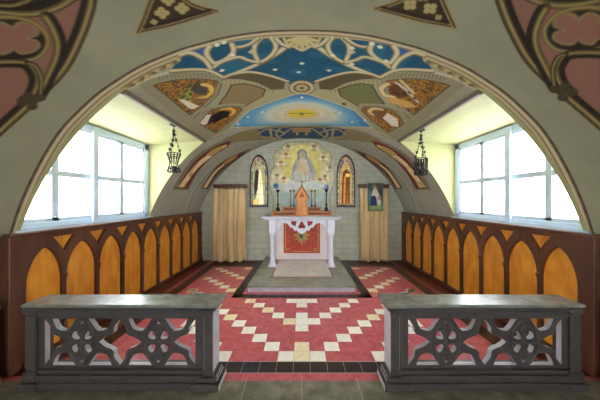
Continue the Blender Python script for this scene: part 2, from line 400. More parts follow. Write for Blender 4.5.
p.ell(*unp(344,104),.03,.04,(70,62,40)); p.ell(*unp(335,113),.025,.04,(214,190,90))
# second tracery field, near the back wall
bl=[(302,127),(285,128),(268,128.5),(258,129.5),(262,136),(275,138.5),(302,140.5)]
both(p.poly,[(302,126.5),(262,128),(240,132),(222,140),(232,143),(262,140),(302,141.5)],(140,128,88))
both(p.poly,bl,(34,72,116))
for q in ([(258,134),(266,129.5),(276,130.5),(284,133.5),(276,137.5),(266,137)],[(284,133.5),(291,129),(297,129),(297,135)],[(262,137),(280,139),(302,138)],[(270,129),(272,138)],[(280,128.5),(276,134),(280,138)]):
    q=U(spl(q)); 
    for m in (q,mir(q)): p.stroke(m,.05,(176,164,120))
p.poly(U([(292.5,128),(311,128),(311,132.5),(292.5,132.5)]),(176,140,92))
both(p.stroke,spl([(214,137),(228,131),(245,128.5),(262,128)]),.06,(178,168,126))
# hoops and angel panels on the flanks
for s_ in (1,-1):
    def A(pts,s_=s_,n=5):
        q=U(spl(pts,n)); return q if s_==1 else mir(q)
    for h,w,c_ in (([(185,214),(188,203),(194,189),(208.7,170.5),(222,161),(236,153),(252,146)],.035,(184,182,166)),([(187,214),(190,203),(196,189),(210.5,171),(224,161.5),(238,154)],.012,(96,92,76)),
                   ([(200,205),(204,195),(213,180),(224,169),(238,160),(250,153)],.03,(170,166,146))):
        p.stroke(A(h),w*1.15,c_)
    p.poly(A([(172,190),(180,176),(191,161),(203,150.5),(219.7,142),(232,139.5),(231,143),(213,157),(199,170),(189,190)]),(130,124,98))
    p.poly(A([(176,188),(183,178),(192,165),(203,154),(219.7,144.3),(231,141.2),(226,148),(211.5,157.5),(198,172),(187,189)]),(112,40,30))
    p.poly(A([(177,187),(184,179),(194,166),(206,156),(215,152.5),(212,156.5),(200,166),(191,177),(184.5,187.5)]),(240,218,168),fleck=((206,170,116),12,.55))
    p.poly(A([(206,155),(213,149.5),(221,146),(226,145.5),(222,149.5),(212,156)]),(196,160,96)); p.ell(*[ (unp(224.5,146.5)[0]*s_),unp(224.5,146.5)[1] ],.05,.06,(220,196,120))
    p.poly(A([(200,189),(213,170),(225,159.5),(240,152.5),(250,149),(240,158),(224,170.5),(214,180),(209,189)]),(128,122,96))
    p.poly(A([(202,188),(214,170),(225,160.5),(240,153.5),(246,152),(236,159.5),(219.7,171.5),(207.5,189)]),(104,38,28))
    p.poly(A([(203,187.5),(213.5,172.5),(222,165),(230,160),(226,164),(216,173),(206.5,188)]),(236,212,158))
    p.poly(A([(222,164),(230,158),(238,155),(234,159.5),(225,165)]),(190,150,88))
# far edge trim of the dormers
for s_ in (1,-1): p.stroke([(s_*TH0*R,YA1+.02),(s_*TH1*R,YA1+.02)],.03,(206,190,176))
# near vault: pointed painted windows left and right, and kites at the top
GOLD=(104,90,48); GOLDL=(156,140,88); BLK=(34,26,20); PINK=(140,98,82)
for s_ in (1,-1):
    def A(pts,s_=s_,n=6,sm=True):
        q=U(spl(pts,n) if sm else pts); return q if s_==1 else [(-u-.08,v) for u,v in q]
    edge=[(98,-60),(98,-25),(95.5,0),(93,13),(84,38.5),(67,71),(37,102),(3,133),(-30,165),(-55,200)]
    ar=A(edge); p.poly(ar+A([(-200,200),(-200,-60)],sm=False),PINK); p.poly([(-s_*2.7-.04,.9),(-s_*2.7-.04,1.3),(-s_*2.0-.04,1.1),(-s_*1.7-.04,.9)],PINK)
    p.stroke(A([(a-9,b-3) for a,b in edge]),.045,BLK); p.stroke(A([(a-3,b-.5) for a,b in edge]),.045,GOLD)
    p.stroke(A([(a-4.5,b-1) for a,b in edge]),.014,GOLDL); p.stroke(A(edge),.012,(60,50,30)); p.stroke(A([(a-7,b-2) for a,b in edge]),.008,(66,54,30))
    def bar(pts,w=.045,dark=.03,d=(0,0)):
        p.stroke(A([(a+d[0],b+d[1]) for a,b in pts]),w*.7+dark*.8,BLK); p.stroke(A(pts),w*.72,GOLD); p.stroke(A([(a+.5,b+.6) for a,b in pts]),w*.25,GOLDL)
    bar([(74,-3),(60,6),(42,12.5),(22,14),(0,11.5),(-14,9)],.04,.06,(-2,-3.5)); 
    bar([(60,-40),(40,-8),(18,4),(0,5),(-20,0)],.02,.05)
    bar([(45,17),(52,28),(57,42),(56,56),(49,73),(38,96)],.045,.04,(3,0))
    ring=[(0,16.8),(18,18),(34,23),(45,33),(48,42),(44,52),(34,59),(16,61),(0,59.5),(-25,52),(-34,38),(-22,22)]
    p.poly(A(ring+[ring[0]]),BLK)
    q4=[(10,24),(0,22),(-9,27),(-9,33),(-20,34),(-23,41),(-16,48),(-6,49),(0,55),(9,53.5),(15,48.5),(20,52),(31,52.5),(38,46),(37,40),(30,36.5),(39,31),(36,25),(26,22.5),(16,27)]
    q4=[(10,26),(1,22.5),(-9,27),(-9,33),(-20,34),(-23,41),(-16,48),(-6,49),(0,54),(9,52.5),(14,49),(20,53.5),(31,52.5),(39,47),(37,41),(28,38.5),(37,35),(37.5,29),(28,22.5),(18,23),(13,28)]
    p.poly(A(q4),PINK); p.stroke(A(q4+[q4[0]]),.012,GOLDL,alpha=.6)
    rr=A(ring+[ring[0]]); p.stroke(rr,.026,GOLD,closed=True); p.stroke(rr,.01,GOLDL,closed=True)
    bar([(-30,66),(-12,63),(10,61.5),(28,63.5),(36,72),(38,80),(34,92),(26,100)],.035,.05,(-2.5,1))
    bar([(28,63),(35,66),(41,78),(40,95)],.02,.02)
    u,v=unp(33,101); u=u if s_==1 else -u-.08; 
    for a,b in ((0,0),(.04,.02),(-.04,.02),(.02,-.04),(-.03,-.04)): p.ell(u+a,v+b,.03,.03,(70,58,36))
    # kite
    kt=[(138,32.5),(150,29.5),(170,25.5),(195,18),(217,11.2)]; k2=[(217,11.2),(203,8),(190,3),(178,-8),(166,-34)]; k3=[(166,-34),(158,-14),(150,2),(144,18),(138,32.5)]
    kite=A(kt)+A(k2)+A(k3); p.poly(kite,(58,44,28))
    for q in (kt,k2,k3): p.stroke(A(q),.032,(158,138,84)); p.stroke(A(q),.014,(70,56,34))
    p.stroke(A([(145,27.5),(170,21.5),(195,14.5),(210,10)]),.025,(40,30,20))
    for qx,qy,qr in ((162,13,.07),(182,8.5,.07),(168,0.5,.06),(154,22,.035)):
        u,v=unp(qx,qy); u=u if s_==1 else -u-.08
        for a in range(4): p.ell(u+qr*.36*math.cos(a*PI/2+.4),v+qr*.36*math.sin(a*PI/2+.4),qr*.30,qr*.30,(172,156,104))
# the painted windows and kites of the nave are symmetrical about y = .95
ulim=2.6
ye=float(np.interp(ulim,[-q[0] for q in sorted(U([(37,102),(3,133),(-30,165),(-55,200)]),key=lambda q:-q[0])],[q[1] for q in sorted(U([(37,102),(3,133),(-30,165),(-55,200)]),key=lambda q:-q[0])]))
lo_=np.where((np.abs(p.U+.04)>ulim)&(p.V<1.84))[0]; p.c[lo_]=lin((150,149,122))
for s_ in (-1,1):
    q=[(s_*ulim-.04,.05),(s_*ulim-.04,ye)]; p.stroke(q,.07,BLK); p.stroke([(a+s_*.03,b) for a,b in q],.04,GOLD); p.stroke([(a+s_*.03,b) for a,b in q],.012,GOLDL)
g3=p.c.reshape(len(vs_),len(us),3); YM=.95
for r_ in range(len(vs_)):
    if .06<=vs_[r_]<YM: g3[r_]=g3[int(np.argmin(np.abs(vs_-(2*YM-vs_[r_]))))]
    elif vs_[r_]<.06: g3[r_]=lin((150,149,122))
p.c=g3.reshape(-1,3)
TH=UU.ravel()/R
P=np.stack([R*np.sin(TH),VV.ravel(),ZC+R*np.cos(TH)],1)
um=(us[:-1]+us[1:])/2; vm=(vs_[:-1]+vs_[1:])/2; UM,VM=np.meshgrid(um,vm)
keep=~((np.abs(UM)>TH0*R)&(np.abs(UM)<TH1*R)&(VM>YA0)&(VM<YA1))
struct(grid_mesh('ceiling',P,len(us),len(vs_),p.c,M['paint'],keep),'painted barrel vault over nave and sanctuary')

# ------------------------------------------------------------------ back wall
m=MB(); pts=[((R+.04)*math.sin(a),ZC+(R+.04)*math.cos(a)) for a in np.linspace(-THM,THM,61)]
m.prism(pts,'y',YB,YB+.1); struct(m.build('wall_back',M['wall_b']))
# unseen nave end wall, added with a narrow doorway to cut the light
EY=-2.6
ent=[(R*math.sin(a),ZC+R*math.cos(a)) for a in np.linspace(-THM,THM,61)]
struct(plate('wall_end_added',ent,[[(-.6,.02),(-.6,2.0),(.6,2.0),(.6,.02)]],.1,lambda a,b,t:(a,EY-.05+t,b),mat('added_end_wall_plaster',(178,173,150),.8)),'unseen nave end wall with a doorway, added to lessen the light')

# ------------------------------------------------------------------ dormers and windows
for side,s in (('left',-1),('right',1)):
    m=MB()
    x0=R*math.sin(TH0); z0=ZC+R*math.cos(TH0); zt=2.20; x1=XW+.12
    e=.0
    # sloping soffit, far and near cheeks as solid slabs
    m.prism([(s*x0,z0),(s*x1,zt),(s*x1,zt+.05),(s*x0,z0+.06)],'y',YA0-.05,YA1+.05)
    arc=[(s*R*math.sin(a),ZC+R*math.cos(a)) for a in np.linspace(TH0,TH1,24)]
    m.prism(arc+[(s*x1,ZC+R*math.cos(TH1)),(s*x1,zt)],'y',YA1,YA1+.04)
    m.prism(arc+[(s*x1,ZC+R*math.cos(TH1)),(s*x1,zt)],'y',YA0-.04,YA0)
    struct(m.build('wall_'+side,M['yellow']),'pale yellow window recess on the %s'%side)
    m=MB(); m.box(s*2.30,s*x1,YA0-.05,YA1+.05,1.05,1.118); struct(m.build('trim_%d'%(1 if s<0 else 2),M['frame_blue']),'pale window sill board on the %s'%side)
    # shadow bead along the edge of the vault painting
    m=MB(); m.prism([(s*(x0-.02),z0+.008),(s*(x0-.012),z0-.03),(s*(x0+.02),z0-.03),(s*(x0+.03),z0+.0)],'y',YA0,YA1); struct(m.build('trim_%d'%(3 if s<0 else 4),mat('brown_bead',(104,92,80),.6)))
    # window
    root=bpy.data.objects.new('window_%d'%(1 if s<0 else 2),None); C.objects.link(root); root.location=(s*XW,2.85,1.12)
    struct(root,'tall gridded %s window of pale blue frames and frosted panes'%side)
    wb,wt=1.118,2.20; ya,yb=1.98,3.73
    m=MB(); xa,xb=s*XW,s*(XW+.07)
    m.box(xa,xb,ya,yb,wb,wb+.05,ch=.004); m.box(xa,xb,ya,yb,wt-.07,wt); m.box(xa,xb,yb-.09,yb,wb,wt,ch=.004); m.box(xa,xb,ya,ya+.04,wb,wt)
    m.box(s*(XW-.015),xb,2.725,2.80,wb,wt,ch=.006)
    m.build('window_frame',M['frame_blue'],root)
    bays=[(2.02,2.33),(2.33,2.77),(2.77,3.19),(3.19,3.64)]
    for (a,b) in ((2.0,2.77),(2.77,3.66)):
        m=MB(); a2,b2=a+.03,b-.02
        xa,xb=s*(XW+.012),s*(XW+.05)
        mid=2.33 if a<2.5 else 3.19
        m.box(xa,xb,mid-.034,mid+.034,wb+.05,wt-.07,ch=.003); m.box(xa+s*.002,xb-s*.002,a2,b2,1.60,1.655)
        m.box(xa,xb,a2,a2+.03,wb+.05,wt-.07); m.box(xa,xb,b2-.03,b2,wb+.05,wt-.07); m.box(xa,xb,a2,b2,wb+.05,wb+.085); m.box(xa,xb,a2,b2,wt-.10,wt-.07)
        m.build('casement',M['frame_blue'],root)
    for (a,b) in bays:
        for (c,d) in ((wb+.05,1.625),(1.625,wt-.07)):
            m=MB(); m.box(s*(XW+.030),s*(XW+.034),a,b,c,d); m.build('pane',M['pane'],root)

# ------------------------------------------------------------------ floor
T=.139; TY=.1425; Y1=1.94; YT=2.078
m=MB(); Z1=.0012; Z2=.0024
def q(x0,x1,y0,y1,z,mi): m.add([(x0,y0,z),(x1,y0,z),(x1,y1,z),(x0,y1,z)],[(0,1,2,3)],mi)
m.box(-2.75,2.75,-2.6,Y1-.082,-.1,0,0)                 # nave flags
m.box(-2.75,2.75,Y1-.082,YB+.1,-.1,0,1)              # red field
G=.0016
q(-2.2,2.2,Y1-.003,YT+.001,.0006,5)
for k in range(-4,5):
    q(k*T-T/2+G,k*T+T/2-G,Y1,YT-.004,Z1,3 if k!=-3 else 4)
for k in list(range(-15,-4))+list(range(5,16)): q(k*T-T/2+G,k*T+T/2-G,Y1,YT-.004,Z1,3)
q(-2.2,2.2,YT-.003,YT+.001,Z2,5); q(-2.2,2.2,Y1-.004,Y1,Z2,5)
for i in range(-5,6): q(i*.42-.0015,i*.42+.0015,.2,Y1-.05,.0005,5) if i in(-1,0,1) else None
def tile(cx,cy,mi=2,w=T,h=TY): q(cx-w/2+.001,cx+w/2-.001,cy-h/2+.001,cy+h/2-.001,Z1,mi)
rowA=lambda r: YT+(r-.5)*TY
for r in range(1,13):
    for sg in (-1,1):
        if r==1 or r>1: tile(sg*r*T,rowA(r),2 if (r in (1,3)) or sg*r%3 else 7)
tile(0,rowA(1),7); tile(0,rowA(2),7)
for sg in (-1,1): tile(sg*5*T,rowA(1)); tile(sg*6*T,rowA(2)); tile(sg*7*T,rowA(3)); tile(sg*8*T,rowA(4)); tile(sg*9*T,rowA(5))
Yb=lambda y: F*H/(y-200)
rb=[Yb(v) for v in (331.5,324.65,318.35,312.65,307.55,303.05,299.0)]   # joints of the inner field
def bt(i,r,mi=2): q(i*T-T/2+.001,i*T+T/2-.001,rb[r]+.001,rb[r+1]-.001,Z1,mi)
bt(0,0); bt(0,1); bt(-1,1,7); bt(1,1); bt(0,2); bt(0,4); bt(0,5); bt(-1,5); bt(1,5)
for n_,r in ((2,2),(3,3),(4,4),(5,5)):
    bt(n_,r); bt(-n_,r, 2 if n_%2==0 else 7)
for sg in (-1,1):
    for d0 in (2.04,2.645,3.235,3.83,4.4):
        for k in range(0,7):
            X=1.075+k*.1415; Yc=X+d0
            if X+.07>1.81 or Yc>4.95 or Yc<3.2: continue
            if d0==2.04 and Yc<3.5: pass
            tile(sg*X,Yc,2 if k%2 else 7,.139,.1415)
# black strips
q(-.99,.99,3.43,3.56,Z2,3)
for sg in (-1,1):
    a,b=sorted((sg*.86,sg*.99)); q(a,b,3.43,YB,Z2,3)
    a,b=sorted((sg*1.81,sg*1.96)); q(a,b,2.0,5.16,Z2,3)
    a,b=sorted((sg*1.96,sg*2.04)); q(a,b,2.0,5.2,Z2,6)
    a,b=sorted((sg*2.04,sg*2.3)); q(a,b,1.9,YB,Z2,8)
    a,b=sorted((sg*.99,sg*1.96)); q(a,b,5.03,5.16,Z2,3); q(a,b,5.16,YB,Z2,8)  # maroon by the back wall: shade on the red floor, laid in as colour
for i in range(-6,7): q(i*T+.07-.0008,i*T+.07+.0008,3.43,3.56,Z2+.0005,5)
struct(m.build('floor',[M['flag'],M['red'],M['cream'],M['black'],M['blue_tile'],M['grout'],M['pinkline'],M['cream2'],M['red2']]),'red and cream tiled sanctuary floor')

# ------------------------------------------------------------------ wainscot panelling
def pointed(c,hw,z0,zs,zp,n=10):
    pts=[(c-hw,z0),(c-hw,zs)]
    for k in range(1,n+1):
        t=k/n; pts.append((c-hw*math.cos(t*PI/2)**.9 if k<n else c, zs+(zp-zs)*(math.sin(t*PI/2)**1.0*.55+t*.45)))
    return pts+[(2*c-x_,z_) for x_,z_ in reversed(pts[:-1])]
posts=[1.99]+[2.338+.384*k for k in range(9)]
for side,s in (('left',-1),('right',1)):
    root=empty('wall_panelling',(s*XP,3.7,0),'dark wood dado with golden pointed-arch panels under the %s window'%side,'panelling')
    holes=[]
    for a,b in zip(posts[:-1],posts[1:]):
        w=b-a; holes.append(pointed((a+b)/2,w/2-.022,.045,.64,.955))
    for b in posts[1:-1]:
        holes.append([(b-.105,1.035),(b+.105,1.035),(b+.05,.965),(b,.89),(b-.05,.965)])
    holes.append([(posts[-1]+.03,.06),(posts[-1]+.03,.74),(posts[-1]+.075,.82),(YB-.03,.84),(YB-.03,.06)])
    plate('arcade_frame',[(1.90,0),(YB-.002,0),(YB-.002,1.08),(1.90,1.08)],holes,.036,lambda a,b,t,s=s:(s*(XP+.018)+t,a,b),M['wood_dark'],root,.004)
    for a,b in zip(posts,posts[1:]+[YB-.01]):
        m=MB(); m.box(s*(XP+.028),s*(XP+.040),a+.004,b-.004,.02,1.05); m.build('panel',M['wood_gold'],root)
    m=MB(); m.box(s*(XP-.022),s*(XP+.05),1.885,YB-.002,1.078,1.105,ch=.005); m.build('top_rail',M['wood_dark'],root)
    m=MB(); m.box(s*(XP-.012),s*(XP+.0),1.99,YB-.002,0.003,.045,ch=.004); m.build('skirting',M['wood_dark'],root)
    m=MB(); m.box(s*(XP-.008),s*2.38,1.885,1.90,0.003,1.078,ch=.004); m.box(s*(XP-.01),s*(XP+.0),1.885,1.965,0.003,1.076,ch=.004); m.build('end_stile',M['wood_dark'],root)
    for b in posts[1:]:
        m=MB(); m.lathe([(.017,.045),(.017,.09),(.011,.10),(.011,.60),(.015,.61),(.011,.62),(.02,.645),(.024,.66),(.018,.675)],s*(XP-.002),b,12); m.build('colonnette',M['wood_dark'],root)

# ------------------------------------------------------------------ altar rails
M['rail_pale']=mat('pale_lavender',(206,202,210),.5,noise=.08)
def pale(o,test):        # pale lavender on the returns, reveals and back of the rail, front left dark
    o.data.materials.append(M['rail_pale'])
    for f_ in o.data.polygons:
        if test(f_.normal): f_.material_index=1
def balustrade(s,xi,xo,label):
    root=empty('altar_rail',((xi+xo)/2*1.0,1.84,0),label,'balustrade')
    L=abs(xo-xi); sg=1 if xo>xi else -1
    X=lambda d: xi+sg*d
    yf,yb=1.785,1.90
    def bx(name,d0,d1,y0,y1,z0,z1,ch=.006,mt='rail_stone',par=root,mm=None):
        m=mm or MB(); m.box(X(d0),X(d1),y0,y1,z0,z1,ch=ch)
        if mm is None: return m.build(name,M[mt],par)
    m=MB(); m.box(X(.0),X(L),yf-.03,yb+.02,0.002,.05,ch=.006); m.box(X(.04),X(L-.03),yf-.02,yb+.01,.05,.10,ch=.006); m.box(X(.04),X(L-.03),yf-.006,yb+.0,.10,.122,ch=.006); m.box(X(.05),X(L-.03),yf-.012,yb,.122,.134,ch=.004)
    m.build('plinth',M['rail_stone'],root)
    m=MB(); m.box(X(.05),X(L-.04),yf,yb,.515,.56,ch=.004); m.box(X(.03),X(L-.02),yf-.012,yb+.01,.56,.577,ch=.005); m.box(X(.02),X(L-.01),yf-.022,yb+.02,.577,.594,ch=.006); m.build('upper_rail',M['rail_stone'],root)
    m=MB(); m.box(X(.18),X(L-.0),yf-.03,yb+.055,.594,.618,ch=.005); m.box(X(-.0),X(.20),yf-.036,yb+.06,.594,.626,ch=.005); m.build('coping',M['coping'],root)
    # inner pier
    m=MB(); m.box(X(.045),X(.13),yf-.012,yb+.01,.08,.58,ch=.004); m.box(X(-.005),X(.19),yf-.05,yb+.03,.002,.055,ch=.006); m.box(X(.015),X(.16),yf-.03,yb+.02,.055,.08,ch=.008); m.box(X(.022),X(.14),yf-.02,yb+.015,.08,.10,ch=.006)
    m.box(X(.045),X(.05),yf-.018,yf-.01,.13,.53); m.box(X(.11),X(.115),yf-.018,yf-.01,.13,.53); m.box(X(.045),X(.115),yf-.018,yf-.01,.525,.53); m.box(X(.045),X(.115),yf-.018,yf-.01,.13,.135)
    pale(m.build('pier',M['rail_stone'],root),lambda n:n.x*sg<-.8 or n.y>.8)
    m=MB(); m.box(X(L-.09),X(L-.015),yf-.012,yb+.01,.08,.58,ch=.004); m.box(X(L-.13),X(L+.005),yf-.05,yb+.03,.002,.055,ch=.006); m.box(X(L-.11),X(L-.005),yf-.03,yb+.02,.055,.13,ch=.012); m.box(X(L-.10),X(L-.0),yf-.025,yb+.02,.54,.594,ch=.012)
    m.build('pier',M['rail_stone'],root)
    # tracery panel: local a measured from inner edge
    a0,a1=.18,L-.125; z0,z1=.146,.508; zc=(z0+z1)/2; W=a1-a0; hh=(z1-z0)/2; k_=W/2/238; kz=hh/71
    cs=[a0+W*.25,a0+W*.75]; holes=[]
    def star(cx,clip=0):
        qd=spl([(66,0),(50,12),(38,17),(27,21)],3)[:-1]+spl([(27,21),(20,28),(18,44),(0,66)],3)
        pts=qd+[(-x_,z_) for x_,z_ in reversed(qd[:-1])]
        pts=pts+[(x_,-z_) for x_,z_ in reversed(pts[1:-1])]
        if clip: pts=[(x_,z_) for x_,z_ in pts if x_*clip>=-1e-6]
        return [(cx+x_*k_,zc+z_*kz) for x_,z_ in pts]
    holes.append(star(a0+W/2)); holes.append([(x_+.006,z_) for x_,z_ in star(a0,1)]); holes.append([(x_-.006,z_) for x_,z_ in star(a1,-1)])
    for cx in cs:
        for sa in (-1,1):
            for sb in (-1,1):
                P2=lambda q_: [(cx+sa*x_*k_,zc+sb*z_*kz) for x_,z_ in q_]
                holes.append(P2([(20,67),(92,67),(87,52),(78,38),(66,33),(50,32),(40,40),(31,53)]))
                holes.append(P2(spl([(8,13),(17,30),(27,27),(31,15),(22,8),(12,8)],3,True)))
        for sb in (-1,1): holes.append([(cx+x_*k_,zc+sb*z_*kz) for x_,z_ in ((-11,47),(0,61),(11,47),(5,50),(-5,50))])
    pan=plate('tracery_panel',[(.12,.12),(L-.08,.12),(L-.08,.53),(.12,.53)],holes,.045,lambda a,b,t:(X(a),yf+.035+t,b),M['rail_stone'],root,.004)
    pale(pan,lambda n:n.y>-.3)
    for cx in cs:
        m=MB(); oval=[]
        for k in range(28):
            t=k/28*2*PI; sn=math.sin(t); oval.append((X(cx+k_*39*abs(sn)**1.1*(1 if sn>0 else -1)),yf+.012,zc+hh*.95*math.cos(t)))
        m.tube(oval,.009,6,closed=True)
        for sb in (-1,1):
            ring=[(X(cx+13*k_*math.cos(t)),yf+.012,zc+sb*kz*38+kz*13*math.sin(t)) for t in np.linspace(0,2*PI,14,endpoint=False)]; m.tube(ring,.006,6,closed=True)
            m.tube([(X(cx),yf+.012,zc),(X(cx),yf+.012,zc+sb*kz*26)],.009); m.tube([(X(cx),yf+.012,zc),(X(cx+sb*k_*36),yf+.012,zc)],.009)
        m.build('moulded_rib',M['rail_stone'],root)
    for cx in (a0+W/2,):
        st=star(cx); big=[(cx+(x_-cx)*1.10,zc+(z_-zc)*1.04) for x_,z_ in st]
        m=MB(); m.tube([(X(a),yf+.013,b) for a,b in big],.006,6,closed=True); m.build('moulded_rib',M['rail_stone'],root)
    return root
balustrade(-1,-.597,-2.02,'grey stone altar rail with pierced tracery, on the left of the opening')
balustrade(1,.597,2.04,'grey stone altar rail with pierced tracery, on the right of the opening')
for s,side in ((-1,'left'),(1,'right')):
    root=empty('nave_dado',(s*2.4,1.2,0),'low grey moulded dado against the %s nave wall'%side,'dado')
    m=MB(); m.box(s*2.24,s*2.42,.0,1.80,.004,.56,ch=.004); m.build('body',M['dado'],root)
    m=MB(); m.box(s*2.215,s*2.40,-.0,1.815,.56,.60,ch=.012); m.build('coping',M['coping'],root)
    m=MB(); m.box(s*2.22,s*2.24,.0,1.81,.004,.07,ch=.006)
    for z in (.13,.47): m.box(s*2.232,s*2.24,.2,1.72,z,z+.02,ch=.003)
    m.box(s*2.232,s*2.24,1.72,1.74,.13,.49); m.build('moulding',M['dado'],root)

# ------------------------------------------------------------------ altar platform
root=empty('altar_platform',(0,4.6,0),'low grey-green marble platform carrying the altar','platform')
m=MB(); m.box(-.80,.80,3.645,YB-.003,.004,.070); m.build('riser',M['step_white'],root)
m=MB(); m.box(-.815,.815,3.63,YB-.003,.070,.09,ch=.004); m.build('platform_slab',M['marble_g'],root)
m=MB(); m.box(-.525,.545,4.03,5.2,.0895,.0915); m.build('inlay_border',M['marble_r'],root)
m=MB(); m.box(-.48,.068,4.09,5.19,.091,.093); m.box(.072,.50,4.09,5.19,.091,.093); m.build('inlay_slab',M['marble_w'],root)

# ------------------------------------------------------------------ altar
root=empty('altar',(0,5.0,.0935),'white gothic altar table with four columns and a red frontal','altar')
AZ=.0935
m=MB(); m.box(-.765,.765,4.60,5.46,1.02,1.055,ch=.008); m.box(-.72,.72,4.64,5.44,.99,1.02,ch=.01); m.build('table_top',M['altar_white'],root)
for sx in (-1,1):
    for yy in (4.70,5.36):
        m=MB(); xx=sx*.558
        m.box(xx-.068,xx+.068,yy-.06,yy+.06,.74,.99,ch=.006); m.box(xx-.055,xx+.055,yy-.055,yy+.055,.70,.74,ch=.01)
        m.lathe([(.052,.705),(.056,.69),(.046,.67),(.045,.40),(.047,.20),(.055,.185),(.05,.17),(.066,.15),(.07,.13),(.075,.125)],xx,yy,20)
        m.box(xx-.078,xx+.078,yy-.075,yy+.075,AZ,.128,ch=.006)
        m.build('column',M['altar_white'],root)
half=[(0,.712),(.03,.735),(.075,.755),(.10,.80),(.125,.775),(.155,.80),(.18,.85),(.205,.835),(.235,.865),(.27,.915),(.33,.93),(.385,.915),(.40,.87),(.42,.885),(.44,.83),(.455,.76),(.468,.70),(.50,.70)]
out=[(.50,1.0),(-.50,1.0)]+[(-x_,z_) for x_,z_ in reversed(half)]+half[1:]
holes=[[(x_*.062*1.0,.878+z_*.062) for x_,z_ in [(math.cos(a)*(1+.25*math.cos(3*(a-PI/2))),math.sin(a)*(1+.25*math.cos(3*(a-PI/2)))) for a in np.linspace(0,2*PI,24,endpoint=False)]]]
for sx in (-1,1):
    holes.append([(sx*x_,z_) for x_,z_ in ((.095,.965),(.215,.965),(.20,.90),(.16,.885),(.125,.86))])
    holes.append([(sx*x_,z_) for x_,z_ in ((.43,.975),(.475,.975),(.475,.915),(.445,.93))])
plate('tracery_frieze',out,holes,.04,lambda a,b,t:(a,4.70+t,b),M['altar_white'],root,.004)
m=MB(); m.box(-.545,.545,5.25,5.29,AZ,.99); m.build('back_panel',M['altar_back'],root)
fr=MB(); fr.box(-.39,.39,5.235,5.249,.235,.97,ch=.003); fr=fr.build('red_frontal',M['frontal'],root); fr['label']='red panel with gilt floral emblem'
m=MB()
for a,b,c,d in ((-.355,-.343,.27,.95),(.343,.355,.27,.95),(-.20,.20,.265,.275),(-.33,-.24,.33,.338),(.24,.33,.33,.338)): m.box(a,b,5.231,5.2349,c,d)
for sx in (-1,1):
    m.tube([(sx*.31,5.233,.27),(sx*.27,5.233,.30),(sx*.30,5.233,.34),(sx*.32,5.233,.31),(sx*.25,5.233,.275)],.006)
m.build('gilt_border',M['gilt'],fr)
m=MB()
def petal(cx,cz,ang,l,w,mi,fy=0):
    pts=[]; 
    for t in np.linspace(0,1,9): pts.append((t*l, w*math.sin(PI*t**.7)))
    pts=pts+[(a,-b) for a,b in reversed(pts[1:-1])]
    ca,sa=math.cos(ang),math.sin(ang)
    m.prism([(cx+a*ca-b*sa,cz+a*sa+b*ca) for a,b in pts],'y',5.227-fy-.0004*abs(math.sin(ang*3)),5.2349,mi)
for a,l,w in ((-90,.20,.035),(-60,.16,.03),(-120,.16,.03),(-30,.18,.03),(-150,.18,.03),(10,.19,.032),(170,.19,.032),(35,.13,.03),(145,.13,.03)):
    petal(0,.60,math.radians(a),l,w,0 if abs(a)!=60 else 1)
for a in range(0,360,60): petal(0,.60,math.radians(a),.07,.02,1,.006)
m.build('floral_emblem',[M['gilt'],M['gilt_green']],fr)

# ------------------------------------------------------------------ on the altar
def shelf(lbl,hw,y0,y1,z0,z1):
    r=empty('altar_shelf',(0,(y0+y1)/2,z0),lbl,'shelf')
    m=MB(); m.box(-hw,hw,y0,y1,z0,z1-.014,ch=.003); m.box(-hw-.01,hw+.01,y0-.01,y1,z1-.014,z1,ch=.003); m.build('body',M['oak'],r)
    for sx in (-1,1):
        m=MB(); m.box(sx*.13,sx*(hw-.03),y0-.004,y0+.001,z0+.018,z1-.024); m.build('carved_inset',M['oak_dark'],r)
shelf('long lower oak shelf lying on the altar top',.605,4.94,5.34,1.056,1.14)
shelf('short upper oak shelf set on the lower one',.40,5.06,5.34,1.141,1.22)
tb=empty('tabernacle',(0,4.93,1.056),'gabled honey-oak tabernacle in the middle of the altar','tabernacle')
m=MB(); m.box(-.10,.10,4.80,4.925,1.056,1.40,ch=.004); m.box(-.115,.115,4.79,4.925,1.056,1.085,ch=.004); m.build('body',M['oak'],tb)
m=MB(); m.prism([(-.135,1.385),(-.12,1.46),(0,1.64),(.12,1.46),(.135,1.385),(.09,1.385),(.09,1.40),(-.09,1.40),(-.09,1.385)],'y',4.785,4.925); m.build('gable',M['oak'],tb)
m=MB(); m.prism([(-.15,1.42),(0,1.66),(.15,1.42),(.13,1.41),(0,1.615),(-.13,1.41)],'y',4.775,4.925); m.prism([(-.05,1.43),(0,1.52),(.05,1.43)],'y',4.779,4.786)
m.box(-.085,-.079,4.794,4.802,1.10,1.38); m.box(.079,.085,4.794,4.802,1.10,1.38); m.box(-.003,.003,4.794,4.802,1.10,1.38); m.build('carved_trim',mat('russet_oak',(150,72,34),.45,noise=.2),tb)
m=MB(); m.box(-.006,.006,4.84,4.852,1.655,1.775); m.box(-.028,.028,4.84,4.852,1.722,1.735); m.lathe([(.02,1.652),(.02,1.658),(.01,1.672),(.006,1.68)],0,4.846,10); tag(m.build('crucifix',M['iron']),'small dark cross standing on the tabernacle gable','cross')
